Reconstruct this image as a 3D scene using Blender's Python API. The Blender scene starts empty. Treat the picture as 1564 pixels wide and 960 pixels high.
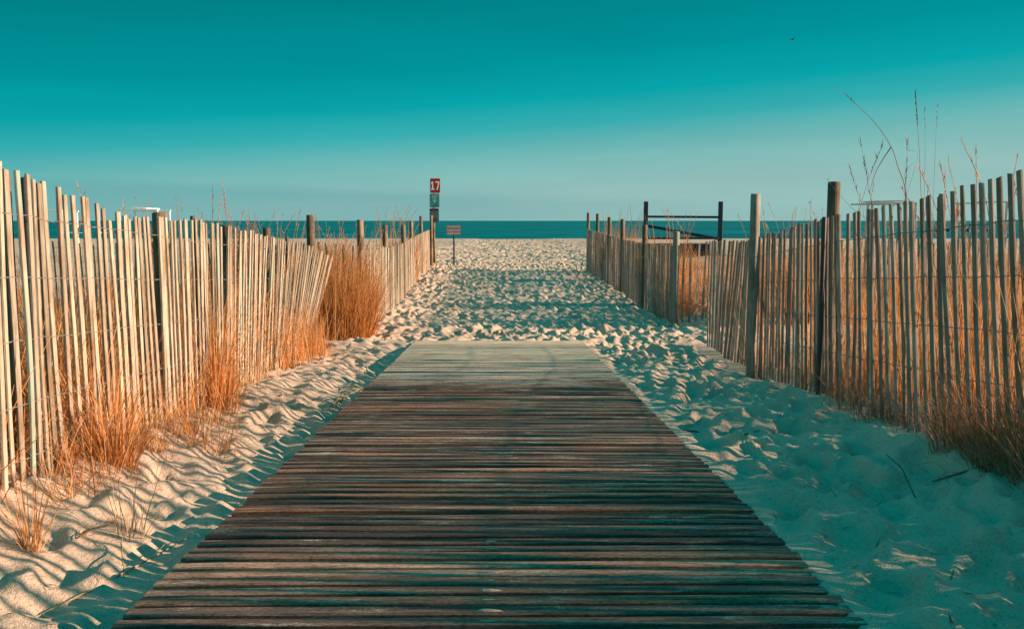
import bpy, math, random
import numpy as np
from mathutils import Vector

random.seed(17)
rng = np.random.default_rng(17)
scene = bpy.context.scene
COL = scene.collection
PI = math.pi
rad = math.radians

# ------------------------------------------------------------------ camera frame
FPX = 1400.0            # focal length in photograph pixels (1564 wide)
CAMZ = 1.5
PITCH = math.atan((480 - 337) / FPX)
CP, SP = math.cos(PITCH), math.sin(PITCH)


def W(px, py, den):
    """world point seen at photo pixel (px, py) at depth den along the lens axis"""
    x = (px - 782) / FPX * den
    num = (py - 480) / FPX * den
    return Vector((x, den * CP - num * SP, CAMZ - (num * CP + den * SP)))


# ------------------------------------------------------------------ object helpers
def tag(o, label=None, cat=None, group=None, kind=None):
    if label: o['label'] = label
    if cat: o['category'] = cat
    if group: o['group'] = group
    if kind: o['kind'] = kind
    return o


def empty(name, loc, rz=0.0):
    o = bpy.data.objects.new(name, None)
    o.empty_display_size = 0.2
    o.location = loc
    o.rotation_euler = (0, 0, rz)
    COL.objects.link(o)
    return o


def link(name, me, mat, parent=None, loc=(0, 0, 0), smooth=False):
    o = bpy.data.objects.new(name, me)
    if mat is not None and not me.materials:
        me.materials.append(mat)
    if smooth:
        me.polygons.foreach_set('use_smooth', [True] * len(me.polygons))
    o.location = loc
    COL.objects.link(o)
    if parent is not None:
        o.parent = parent
    return o


def mesh_arrays(name, v, f4):
    """mesh from an (n,3) array and an (m,4) quad array"""
    me = bpy.data.meshes.new(name)
    v = np.asarray(v, dtype=np.float32); f4 = np.asarray(f4, dtype=np.int32)
    me.vertices.add(len(v)); me.vertices.foreach_set('co', v.ravel())
    me.loops.add(f4.size); me.loops.foreach_set('vertex_index', f4.ravel())
    me.polygons.add(len(f4))
    me.polygons.foreach_set('loop_start', np.arange(0, f4.size, 4, dtype=np.int32))
    me.polygons.foreach_set('loop_total', np.full(len(f4), 4, dtype=np.int32))
    me.update(calc_edges=True)
    me.validate()
    return me


class MB:
    """collects polygons for one mesh"""
    def __init__(self): self.v = []; self.f = []

    def ring_tube(self, rings, cap=True, closed_end=True):
        n = len(rings[0]); b = len(self.v)
        for r in rings: self.v += [tuple(p) for p in r]
        for i in range(len(rings) - 1):
            for j in range(n):
                a = b + i * n + j; c = b + i * n + (j + 1) % n
                self.f.append((a, c, c + n, a + n))
        if cap:
            self.f.append(tuple(b + j for j in reversed(range(n))))
            self.f.append(tuple(b + (len(rings) - 1) * n + j for j in range(n)))

    def box(self, c, s, bevel=0.0, rot=None):
        """box with chamfered edges along its longest horizontal outline"""
        cx, cy, cz = c; hx, hy, hz = s[0] / 2, s[1] / 2, s[2] / 2
        k = min(bevel, hx * .9, hy * .9, hz * .9)
        def octo(sx, sy, z):
            return [(-sx + k, -sy, z), (sx - k, -sy, z), (sx, -sy + k, z), (sx, sy - k, z),
                    (sx - k, sy, z), (-sx + k, sy, z), (-sx, sy - k, z), (-sx, -sy + k, z)]
        if k > 0:
            rings = [octo(hx - k, hy - k, -hz), octo(hx, hy, -hz + k), octo(hx, hy, hz - k), octo(hx - k, hy - k, hz)]
        else:
            q = lambda z: [(-hx, -hy, z), (hx, -hy, z), (hx, hy, z), (-hx, hy, z)]
            rings = [q(-hz), q(hz)]
        out = []
        for r in rings:
            rr = []
            for p in r:
                p = Vector(p)
                if rot is not None: p = rot @ p
                rr.append((p.x + cx, p.y + cy, p.z + cz))
            out.append(rr)
        self.ring_tube(out)

    def bar(self, a, b, w, h, bevel=0.004):
        """rectangular bar from a to b, w wide (horizontal), h deep"""
        a = Vector(a); b = Vector(b); d = b - a
        q = d.to_track_quat('X', 'Z').to_matrix()
        self.box((a + b) / 2, (d.length, w, h), bevel, q)

    def tube(self, pts, rads, n=6, cap=True):
        pts = [Vector(p) for p in pts]
        if not hasattr(rads, '__len__'): rads = [rads] * len(pts)
        rings = []
        for i, p in enumerate(pts):
            t = (pts[min(i + 1, len(pts) - 1)] - pts[max(i - 1, 0)]).normalized()
            u = t.cross(Vector((0, 0, 1)))
            if u.length < 1e-3: u = Vector((1, 0, 0))
            u.normalize(); w = t.cross(u)
            rings.append([p + (u * math.cos(2 * PI * j / n) + w * math.sin(2 * PI * j / n)) * rads[i] for j in range(n)])
        self.ring_tube(rings, cap)

    def prism(self, outline, y0, y1):
        """outline in x,z extruded along y"""
        self.ring_tube([[(x, y0, z) for x, z in outline], [(x, y1, z) for x, z in outline]])

    def mesh(self, name):
        me = bpy.data.meshes.new(name)
        me.from_pydata(self.v, [], self.f); me.update()
        return me

    def build(self, name, mat, parent=None, loc=(0, 0, 0), smooth=False):
        return link(name, self.mesh(name), mat, parent, loc, smooth)


# ------------------------------------------------------------------ numpy noise
def vnoise(x, y, scale, seed):
    r = np.random.default_rng(seed).random((256, 256)).astype(np.float32)
    u = np.asarray(x) / scale + 37.3; v = np.asarray(y) / scale + 11.7
    iu = np.floor(u).astype(int); iv = np.floor(v).astype(int)
    fu = u - iu; fv = v - iv
    fu = fu * fu * fu * (fu * (fu * 6 - 15) + 10); fv = fv * fv * fv * (fv * (fv * 6 - 15) + 10)
    a = r[iu & 255, iv & 255]; b = r[(iu + 1) & 255, iv & 255]
    c = r[iu & 255, (iv + 1) & 255]; d = r[(iu + 1) & 255, (iv + 1) & 255]
    return (a * (1 - fu) + b * fu) * (1 - fv) + (c * (1 - fu) + d * fu) * fv - 0.5


def sstep(a, b, x):
    t = np.clip((x - a) / (b - a), 0, 1)
    return t * t * (3 - 2 * t)


# ------------------------------------------------------------------ node helpers
def new_mat(name):
    m = bpy.data.materials.new(name); m.use_nodes = True
    nt = m.node_tree
    for n in list(nt.nodes): nt.nodes.remove(n)
    out = nt.nodes.new('ShaderNodeOutputMaterial')
    return m, nt, out


def N(nt, t, **kw):
    n = nt.nodes.new('ShaderNode' + t)
    for k, v in kw.items():
        if k.startswith('i_'):
            key = k[2:]
            n.inputs[int(key) if key.isdigit() else key.replace('_', ' ')].default_value = v
        else:
            setattr(n, k, v)
    return n


def L(nt, a, b): nt.links.new(a, b)


def ramp(nt, stops, fac=None):
    n = nt.nodes.new('ShaderNodeValToRGB')
    e = n.color_ramp.elements
    while len(e) < len(stops): e.new(0.5)
    for el, (p, c) in zip(e, stops):
        el.position = p
        el.color = (c[0], c[1], c[2], 1) if hasattr(c, '__len__') else (c, c, c, 1)
    if fac is not None: L(nt, fac, n.inputs[0])
    return n


def mixc(nt, a, b, fac, mode='MIX'):
    n = nt.nodes.new('ShaderNodeMix'); n.data_type = 'RGBA'; n.blend_type = mode
    for v, i in ((fac, 0), (a, 6), (b, 7)):
        if hasattr(v, 'is_linked'): L(nt, v, n.inputs[i])
        elif hasattr(v, '__len__'): n.inputs[i].default_value = (v[0], v[1], v[2], 1)
        else: n.inputs[i].default_value = v
    return n.outputs[2]


def math_(nt, op, a, b=0.0, clamp=False):
    n = nt.nodes.new('ShaderNodeMath'); n.operation = op; n.use_clamp = clamp
    for v, i in ((a, 0), (b, 1)):
        if hasattr(v, 'is_linked'): L(nt, v, n.inputs[i])
        else: n.inputs[i].default_value = v
    return n.outputs[0]


def coords(nt, which='Object', scale=(1, 1, 1), rand_shift=False):
    tc = N(nt, 'TexCoord'); mp = N(nt, 'Mapping')
    mp.inputs['Scale'].default_value = scale
    L(nt, tc.outputs[which], mp.inputs[0])
    if rand_shift:
        oi = N(nt, 'ObjectInfo')
        cx = N(nt, 'CombineXYZ')
        L(nt, math_(nt, 'MULTIPLY', oi.outputs['Random'], 37.0), cx.inputs[0])
        L(nt, math_(nt, 'MULTIPLY', oi.outputs['Random'], 91.0), cx.inputs[1])
        L(nt, math_(nt, 'MULTIPLY', oi.outputs['Random'], 13.0), cx.inputs[2])
        L(nt, cx.outputs[0], mp.inputs['Location'])
    return mp.outputs[0]


def noise(nt, vec, scale, detail=4, rough=.55):
    n = N(nt, 'TexNoise'); n.inputs['Scale'].default_value = scale
    n.inputs['Detail'].default_value = detail; n.inputs['Roughness'].default_value = rough
    L(nt, vec, n.inputs['Vector'])
    return n.outputs['Fac']


def principled(nt, out, col, rough=.8, bump=None, bump_d=.002, bump_s=1.0, spec=.3):
    p = N(nt, 'BsdfPrincipled')
    p.inputs['Specular IOR Level'].default_value = spec
    if hasattr(col, 'is_linked'): L(nt, col, p.inputs['Base Color'])
    else: p.inputs['Base Color'].default_value = (*col, 1)
    if hasattr(rough, 'is_linked'): L(nt, rough, p.inputs['Roughness'])
    else: p.inputs['Roughness'].default_value = rough
    if bump is not None:
        b = N(nt, 'Bump'); b.inputs['Distance'].default_value = bump_d; b.inputs['Strength'].default_value = bump_s
        L(nt, bump, b.inputs['Height']); L(nt, b.outputs[0], p.inputs['Normal'])
    L(nt, p.outputs[0], out.inputs[0])
    return p


# ------------------------------------------------------------------ materials
def sand_material():
    m, nt, out = new_mat('dry_sand')
    v = coords(nt)
    broad = noise(nt, v, .7, 3)
    grain = noise(nt, v, 260, 2, .7)
    grit = noise(nt, v, 70, 3, .7)
    c = ramp(nt, [(.3, (.37, .262, .20)), (.7, (.47, .335, .258))], broad).outputs[0]
    c = mixc(nt, c, ramp(nt, [(.30, (.42, .40, .38)), (.48, (1, 1, 1)), (.72, (1.0, 1.0, 1.0))], grain).outputs[0], .75, 'MULTIPLY')
    c = mixc(nt, c, ramp(nt, [(.33, (.62, .58, .52)), (.47, (1, 1, 1))], grit).outputs[0], .6, 'MULTIPLY')
    # scattered dark flecks of shell and weed
    vo = N(nt, 'TexVoronoi'); vo.inputs['Scale'].default_value = 9
    L(nt, v, vo.inputs['Vector'])
    fl = ramp(nt, [(.018, (1, 1, 1)), (.04, (0, 0, 0))], vo.outputs['Distance']).outputs[0]
    c = mixc(nt, c, (.09, .06, .04), math_(nt, 'MULTIPLY', fl, .8))
    hgt = math_(nt, 'ADD', math_(nt, 'MULTIPLY', grit, .8), math_(nt, 'MULTIPLY', grain, .5))
    hgt = math_(nt, 'ADD', hgt, math_(nt, 'MULTIPLY', noise(nt, v, 24, 4, .65), 1.6))
    principled(nt, out, c, .95, hgt, .009, .85, spec=.1)
    return m


def wood_material(name, dark, mid, pale, axis='Z', rough=.85, stain=None, lichen=False, bump=.0025, dust=0.0, tint=.35):
    """weathered timber: long fibres along one axis, per-object tone"""
    m, nt, out = new_mat(name)
    sc = {'Z': (1, 1, .06), 'X': (.06, 1, 1), 'Y': (1, .06, 1)}[axis]
    v = coords(nt, 'Object', sc, True)
    vi = coords(nt, 'Object', (1, 1, 1), True)
    fib = noise(nt, v, 150, 5, .7)
    wide = noise(nt, v, 28, 3, .6)
    blotch = noise(nt, vi, 5, 3, .6)
    f = math_(nt, 'ADD', math_(nt, 'MULTIPLY', fib, .6), math_(nt, 'MULTIPLY', wide, .4))
    c = ramp(nt, [(.36, dark), (.5, mid), (.63, pale)], f).outputs[0]
    oi = N(nt, 'ObjectInfo')
    tone = ramp(nt, [(0, 1 - tint), (1, 1 + tint * .6)], oi.outputs['Random']).outputs[0]
    c = mixc(nt, c, tone, 1.0, 'MULTIPLY')
    c = mixc(nt, c, ramp(nt, [(.35, (.72, .66, .6)), (.55, (1, 1, 1))], blotch).outputs[0], .8, 'MULTIPLY')
    if stain:
        s = ramp(nt, [(.56, (0, 0, 0)), (.68, (1, 1, 1))], noise(nt, vi, 2.2, 4, .65)).outputs[0]
        c = mixc(nt, c, stain, math_(nt, 'MULTIPLY', s, .85))
    if lichen:
        r2 = N(nt, 'TexWhiteNoise'); r2.noise_dimensions = '1D'
        L(nt, math_(nt, 'MULTIPLY', oi.outputs['Random'], 977.0), r2.inputs['W'])
        some = math_(nt, 'GREATER_THAN', r2.outputs['Value'], .93)
        s = ramp(nt, [(.45, (0, 0, 0)), (.55, (1, 1, 1))], noise(nt, vi, 3.5, 4, .6)).outputs[0]
        c = mixc(nt, c, (.20, .27, .22), math_(nt, 'MULTIPLY', math_(nt, 'MULTIPLY', s, some), .75))
    principled(nt, out, c, rough, f, bump, .8, spec=.2)
    return m


def board_material():
    """dark weathered deck boards with sand dusted over them"""
    m, nt, out = new_mat('weathered_deck_board')
    v = coords(nt, 'Object', (.05, 1, 1), True)
    vi = coords(nt, 'Object', (1, 1, 1), True)
    geo = N(nt, 'NewGeometry')
    sep = N(nt, 'SeparateXYZ'); L(nt, geo.outputs['Position'], sep.inputs[0])
    mpw = N(nt, 'Mapping'); mpw.inputs['Scale'].default_value = (1, 1, 1); L(nt, geo.outputs['Position'], mpw.inputs[0])
    fib = noise(nt, v, 130, 5, .7); wide = noise(nt, v, 20, 3, .6)
    f = math_(nt, 'ADD', math_(nt, 'MULTIPLY', fib, .55), math_(nt, 'MULTIPLY', wide, .45))
    c = ramp(nt, [(.36, (.056, .028, .023)), (.5, (.135, .083, .067)), (.62, (.23, .148, .12))], f).outputs[0]
    oi = N(nt, 'ObjectInfo')
    c = mixc(nt, c, ramp(nt, [(0, (.5, .48, .48)), (.4, (.9, .84, .82)), (.7, (1.2, 1.02, .9)), (.85, (1.5, 1.1, .9)), (1, (2.0, 1.8, 1.6))], oi.outputs['Random']).outputs[0], 1, 'MULTIPLY')
    # sand lying on the boards: more of it towards the beach end
    grow = ramp(nt, [(.0, .0), (.55, .05), (.68, .18), (.74, .52), (.82, .66), (1, .72)], math_(nt, 'DIVIDE', sep.outputs[1], 10.0)).outputs[0]
    pv = coords(nt, 'Object', (.28, 1, 1), True)
    patch = noise(nt, pv, 14, 6, .78); speck = noise(nt, mpw.outputs[0], 190, 3, .75)
    big = noise(nt, mpw.outputs[0], 1.3, 3, .6)
    q = math_(nt, 'ADD', math_(nt, 'ADD', math_(nt, 'MULTIPLY', patch, .75), math_(nt, 'MULTIPLY', speck, .46)), math_(nt, 'MULTIPLY', big, .25))
    q = math_(nt, 'ADD', q, math_(nt, 'MULTIPLY', grow, .34))
    d = ramp(nt, [(.80, 0.0), (.88, .55), (.96, .95)], q).outputs[0]
    up = N(nt, 'SeparateXYZ'); L(nt, geo.outputs['Normal'], up.inputs[0])
    d = math_(nt, 'MULTIPLY', d, ramp(nt, [(.55, 0.0), (.9, 1.0)], up.outputs[2]).outputs[0])
    c = mixc(nt, c, (.44, .345, .275), d)
    pit = noise(nt, coords(nt, 'Object', (.3, 1, 1), True), 210, 3, .7)
    c = mixc(nt, c, ramp(nt, [(.36, (.35, .33, .33)), (.5, (1, 1, 1)), (.66, (1.35, 1.3, 1.25))], pit).outputs[0], .85, 'MULTIPLY')
    bh = math_(nt, 'ADD', f, math_(nt, 'MULTIPLY', speck, .25))
    principled(nt, out, c, .72, bh, .0010, .7, spec=.08)
    return m


def grass_material(name, cols, trans=.35):
    m, nt, out = new_mat(name)
    geo = N(nt, 'NewGeometry')
    c = ramp(nt, [(i / (len(cols) - 1), k) for i, k in enumerate(cols)], geo.outputs['Random Per Island']).outputs[0]
    c = mixc(nt, c, ramp(nt, [(.3, (.6, .55, .5)), (.6, (1, 1, 1))], noise(nt, coords(nt, 'Object', (1, 1, .3)), 40, 2)).outputs[0], .6, 'MULTIPLY')
    p = N(nt, 'BsdfPrincipled'); p.inputs['Roughness'].default_value = .6; p.inputs['Specular IOR Level'].default_value = .25
    L(nt, c, p.inputs['Base Color'])
    t = N(nt, 'BsdfTranslucent'); L(nt, c, t.inputs['Color'])
    mx = N(nt, 'MixShader'); mx.inputs[0].default_value = trans
    L(nt, p.outputs[0], mx.inputs[1]); L(nt, t.outputs[0], mx.inputs[2]); L(nt, mx.outputs[0], out.inputs[0])
    return m


def paint_material(name, col, wear=(.3, .28, .25), amount=.35, rough=.5, scale=14):
    m, nt, out = new_mat(name)
    v = coords(nt, 'Object')
    n = noise(nt, v, scale, 5, .65)
    k = ramp(nt, [(.56, 0.0), (.70, 1.0)], n).outputs[0]
    c = mixc(nt, col, wear, math_(nt, 'MULTIPLY', k, amount))
    c = mixc(nt, c, ramp(nt, [(.3, (.8, .8, .8)), (.6, (1, 1, 1))], noise(nt, v, scale * .3, 3)).outputs[0], .7, 'MULTIPLY')
    principled(nt, out, c, rough, n, .001, .5, spec=.4)
    return m


def water_material():
    m, nt, out = new_mat('sea_water')
    v = coords(nt, 'Object', (.35, 1, 1))
    n1 = noise(nt, v, .09, 5, .6); n2 = noise(nt, v, .012, 4, .6)
    f = math_(nt, 'ADD', math_(nt, 'MULTIPLY', n1, .5), math_(nt, 'MULTIPLY', n2, .5))
    c = ramp(nt, [(.38, (.0, .050, .060)), (.5, (.0, .095, .108)), (.62, (.0, .16, .172))], f).outputs[0]
    principled(nt, out, c, .7, n1, 1.2, .5, spec=.05)
    return m


SAND = sand_material()
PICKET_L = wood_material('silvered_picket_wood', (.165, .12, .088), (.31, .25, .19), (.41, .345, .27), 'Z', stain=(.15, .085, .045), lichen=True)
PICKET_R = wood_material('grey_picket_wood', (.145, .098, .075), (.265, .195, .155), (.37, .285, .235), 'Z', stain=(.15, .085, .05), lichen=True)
POSTW = wood_material('round_post_timber', (.08, .052, .032), (.16, .115, .078), (.24, .18, .125), 'Z', stain=(.07, .04, .025), bump=.006)
POSTG = wood_material('silvered_round_post', (.11, .09, .07), (.22, .185, .15), (.31, .265, .215), 'Z', bump=.006)
STAKE = paint_material('dark_steel_stake', (.035, .03, .03), (.10, .05, .03), .7, .6)
BOARD = board_material()
PANEL = wood_material('sand_dusted_panel', (.20, .135, .095), (.40, .285, .205), (.55, .41, .30), 'X', stain=(.20, .14, .10), bump=.002)
RAIL = wood_material('old_stringer_timber', (.04, .03, .025), (.08, .06, .05), (.12, .09, .07), 'Y')
WIRE = paint_material('galvanised_wire', (.16, .15, .14), (.10, .05, .03), .6, .5, 40)
GRASS_GOLD = grass_material('golden_dry_grass', [(.28, .095, .028), (.60, .225, .058), (.74, .33, .10), (.48, .15, .035), (.72, .45, .22), (.66, .26, .07), (.40, .24, .13)], .4)
GRASS_RUST = grass_material('rusty_dry_grass', [(.22, .085, .028), (.48, .19, .055), (.60, .26, .075), (.34, .12, .035), (.62, .34, .14)], .4)
GRASS_PALE = grass_material('pale_dry_grass', [(.28, .17, .09), (.44, .29, .16), (.34, .19, .09), (.54, .40, .25)], .3)
GRASS_UMBER = grass_material('umber_dry_grass', [(.20, .08, .045), (.40, .155, .075), (.50, .24, .13), (.28, .10, .05), (.42, .22, .13)], .35)
GRASS_BROWN = grass_material('brown_brittle_grass', [(.14, .10, .075), (.26, .17, .11), (.34, .20, .11), (.20, .13, .09)], .25)
STALKM = grass_material('dark_reed_stalk', [(.14, .06, .03), (.22, .11, .05), (.10, .05, .03)], .15)
TWIG = wood_material('dead_driftwood', (.05, .03, .022), (.11, .065, .05), (.17, .11, .085), 'X')
STRAW = wood_material('dry_straw', (.16, .10, .06), (.30, .20, .12), (.42, .30, .19), 'X')
WHITE = paint_material('worn_white_paint', (.74, .72, .68), (.45, .42, .38), .5)
GREYP = paint_material('weathered_grey_paint', (.40, .40, .38), (.25, .23, .2), .5)
GREENP = paint_material('weathered_green_grey_paint', (.15, .155, .13), (.10, .08, .06), .6, .8)
NAVY = paint_material('dark_navy_paint', (.006, .016, .026), (.012, .02, .028), .5, .7)
REDP = paint_material('sign_red', (.145, .002, .009), (.35, .02, .03), .5, .45)
SIGNW = paint_material('sign_faded_white', (.36, .36, .35), (.4, .38, .36), .4)
SIGNT = paint_material('sign_teal', (.012, .12, .13), (.10, .25, .25), .6)
SIGNG = paint_material('sign_grey', (.23, .20, .205), (.25, .2, .2), .6)
INKM = paint_material('sign_dark_ink', (.02, .02, .025), (.05, .05, .05), .3)
MAROON = paint_material('sign_maroon_band', (.16, .02, .02), (.1, .02, .02), .4)
ORANGE = paint_material('sign_orange', (.52, .20, .02), (.3, .1, .02), .4)
TEXTR = paint_material('sign_red_lettering', (.16, .012, .02), (.2, .1, .1), .3)
ROCKM = paint_material('wet_black_rock', (.02, .028, .03), (.05, .05, .05), .5, .6)
BIRDM = paint_material('dark_plumage', (.02, .02, .022), (.05, .05, .05), .5, .8)
WATER = water_material()
FOAMM = paint_material('white_surf', (.75, .8, .8), (.5, .6, .6), .4, .9)


# ------------------------------------------------------------------ ground
def hb(d):
    """how far the boardwalk's top lies below the lens at distance d"""
    return .955 + .0441 * d


def base_h(d):
    d = np.asarray(d, dtype=float)
    near = .955 + .0441 * np.minimum(d, 12.0)
    h = near + (1.5 - (.955 + .0441 * 12.0)) * sstep(11.0, 15.0, d)
    h = h + np.where(d > 74, (d - 74) ** 2 * .0022, 0)
    return np.minimum(h, 6.0)


def board_mid(d):
    return -.059 - (.103 / 8.69) * (np.asarray(d) - 2.29)


def side_off(x, d):
    """sand height relative to the boardwalk's top"""
    x = np.asarray(x, dtype=float); d = np.asarray(d, dtype=float)
    lf = np.interp(d, [0, 3.46, 4.6, 5.8, 7.95, 10.6, 13], [.12, .095, .07, .03, 0, -.01, -.02])
    rf = np.interp(d, [0, 3.9, 5.8, 8.1, 10.2, 13], [.13, .09, .045, -.04, .0, 0])
    xc = x - board_mid(np.minimum(d, 11))
    lo = np.interp(xc, [-3.6, -2.6, -1.85, -1.45, -1.2, -1.0, -.9], [0, 0, 0, 0, 0, 0, 0])
    wl = np.interp(-xc, [.98, 1.06, 1.25, 1.5, 1.85, 2.6, 4.5], [-.10, -.115, -.09, -.035, 1, 2, 3])
    left = np.where(-xc < 1.5, wl, -.035 + (lf + .035) * np.interp(-xc, [1.5, 1.87, 2.6, 5], [0, 1, 1.25, 1.1]))
    left = left + np.where(-xc > 2.2, .05 * sstep(2.2, 3.2, -xc), 0)
    wr = np.interp(xc, [.93, .98, 1.05, 1.3, 1.6], [-.075, -.016, -.014, -.005, .0])
    right = np.where(xc < 1.6, wr, 0 + rf * np.interp(xc, [1.6, 2.15, 2.8, 5], [0, 1, 1.25, 1.1]))
    right = right + np.where(xc > 2.3, .06 * sstep(2.3, 3.4, xc), 0)
    off = np.where(xc < 0, left, right)
    off = np.where(np.abs(xc) < 0.93, np.where(xc < 0, -.10, -.075), off)
    fade = 1 - sstep(9.3, 11.2, d)
    far = -.012 + .04 * sstep(2.3, 3.5, np.abs(x))
    return off * fade + far * (1 - fade)


def ground_z(x, d):
    return CAMZ - base_h(d) + side_off(x, d)


def make_sand():
    rows = [0.2]
    while rows[-1] < 84: rows.append(rows[-1] + .0165 + .0012 * max(rows[-1] - 1, 0))
    rows = [-8, -4, -2, -1, -.4] + rows + [90, 98, 110, 130, 170, 260, 500]
    xs = list(np.arange(-2.9, 2.95, .0225))
    st = .03; v = xs[-1]
    right = []
    while v < 320:
        v += st; right.append(v); st *= 1.035 if v < 9 else 1.12
    xs = [-r for r in reversed(right)] + xs + right
    Y = np.array(rows); X = np.array(xs)
    gx, gy = np.meshgrid(X, Y)
    z = ground_z(gx, gy)
    ax = np.abs(gx)
    # soft undulation everywhere, stronger off the boardwalk strip
    strip = ((np.abs(gx - board_mid(np.minimum(gy, 11))) < 1.0) & (gy < 11.0))
    calm = np.maximum(sstep(-.02, .16, np.abs(gx - board_mid(np.minimum(gy, 11))) - 1.0), .35 * sstep(.93, .99, gx - board_mid(np.minimum(gy, 11))))
    calm = np.where(gy > 10.9, np.maximum(calm, sstep(10.8, 11.4, gy)), calm)
    nearf = 1 - sstep(60, 74, gy)
    z += calm * (.065 * vnoise(gx, gy, .8, 1) + .036 * vnoise(gx, gy, .36, 2) + .014 * vnoise(gx, gy, .16, 3)) * nearf
    z += calm * .003 * vnoise(gx, gy, .07, 4) * (1 - sstep(14, 24, gy))
    z += .30 * vnoise(gx, gy, 6.0, 5) * sstep(3.2, 6.5, ax) * nearf
    z += .35 * vnoise(gx, gy, 14, 8) * sstep(6, 14, ax) * nearf
    z += .016 * vnoise(gx, gy, .13, 9) * sstep(11, 12, gy) * (1 - sstep(40, 60, gy))
    # wind-blown ripples on the near sand
    rp = np.sin((gy * 26 + gx * 5 + 9 * vnoise(gx, gy, .6, 6)))
    z += calm * .002 * rp * (1 - sstep(6, 10, gy)) * (.5 + vnoise(gx, gy, .9, 7))
    # footprints trodden into the path
    pr = np.random.default_rng(5)
    n = 9000
    fd = np.concatenate([pr.uniform(10.9, 34, 6800), pr.uniform(34, 76, 3600), pr.uniform(5.0, 11, 1000), pr.uniform(1.8, 5, 460)])
    fx = np.empty_like(fd)
    for i, d in enumerate(fd):
        if d > 34: fx[i] = pr.uniform(-.16 * d, .16 * d)
        elif d > 10.9: fx[i] = pr.uniform(-2.9, 2.7)
        else:
            s = 1 if pr.random() < .7 else -1
            fx[i] = board_mid(d) + s * pr.uniform(1.08, 2.0)
    for x0, d0 in zip(fx, fd):
        a = pr.normal(0, .5); big = pr.uniform(.5, 1.05)
        la, wa = .165 * big, .085 * big
        if d0 > 34: la *= 1.6; wa *= 1.6
        dep = pr.uniform(.012, .030) * (1 if d0 > 10.9 else .75) * (1.5 if d0 > 34 else 1)
        R = la * 2.2
        i0, i1 = np.searchsorted(Y, d0 - R), np.searchsorted(Y, d0 + R)
        j0, j1 = np.searchsorted(X, x0 - R), np.searchsorted(X, x0 + R)
        if i1 <= i0 or j1 <= j0: continue
        sx = gx[i0:i1, j0:j1] - x0; sy = gy[i0:i1, j0:j1] - d0
        u = (sx * math.cos(a) + sy * math.sin(a)) / wa; w = (-sx * math.sin(a) + sy * math.cos(a)) / la
        r2 = u * u + w * w
        cal = calm[i0:i1, j0:j1]
        z[i0:i1, j0:j1] += cal * (-dep * np.exp(-(r2 ** 1.6) * .8) + dep * .45 * np.exp(-((np.sqrt(r2) - 1.45) ** 2) / .14) * (.6 + .8 * (u > 0)))
    nr, nc = gx.shape
    v = np.stack([gx, gy, z], -1).reshape(-1, 3)
    i = np.arange(nr - 1)[:, None] * nc + np.arange(nc - 1)[None, :]
    f = np.stack([i, i + 1, i + nc + 1, i + nc], -1).reshape(-1, 4)
    me = mesh_arrays('beach_sand', v, f)
    o = link('beach_sand', me, SAND, smooth=True)
    tag(o, 'pale footprint-covered beach sand sloping down between the fences', kind='structure')
    return X, Y, z


SX, SY, SZ = make_sand()


def gz(x, y):
    """height of the finished sand sheet"""
    j = int(np.clip(np.searchsorted(SX, x) - 1, 0, len(SX) - 2)); i = int(np.clip(np.searchsorted(SY, y) - 1, 0, len(SY) - 2))
    tx = (x - SX[j]) / (SX[j + 1] - SX[j]); ty = (y - SY[i]) / (SY[i + 1] - SY[i])
    return float((SZ[i, j] * (1 - tx) + SZ[i, j + 1] * tx) * (1 - ty) + (SZ[i + 1, j] * (1 - tx) + SZ[i + 1, j + 1] * tx) * ty)


SEAZ = CAMZ - 3.0


def make_sea():
    ys = np.concatenate([np.arange(76, 330, 1.6), np.geomspace(332, 40000, 90)])
    xs = np.concatenate([-np.geomspace(30000, 130, 30), np.arange(-128, 129, 2.0), np.geomspace(130, 30000, 30)])
    gx, gy = np.meshgrid(xs, ys)
    z = SEAZ + (.45 * vnoise(gx * .4, gy, 7, 21) + .25 * vnoise(gx * .5, gy, 3, 22)) * (1 - sstep(250, 600, gy))
    nr, nc = gx.shape
    v = np.stack([gx, gy, z], -1).reshape(-1, 3)
    i = np.arange(nr - 1)[:, None] * nc + np.arange(nc - 1)[None, :]
    f = np.stack([i, i + 1, i + nc + 1, i + nc], -1).reshape(-1, 4)
    o = link('sea', mesh_arrays('sea', v, f), WATER, smooth=True)
    tag(o, 'calm teal sea reaching to a level horizon', kind='structure')


make_sea()


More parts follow.
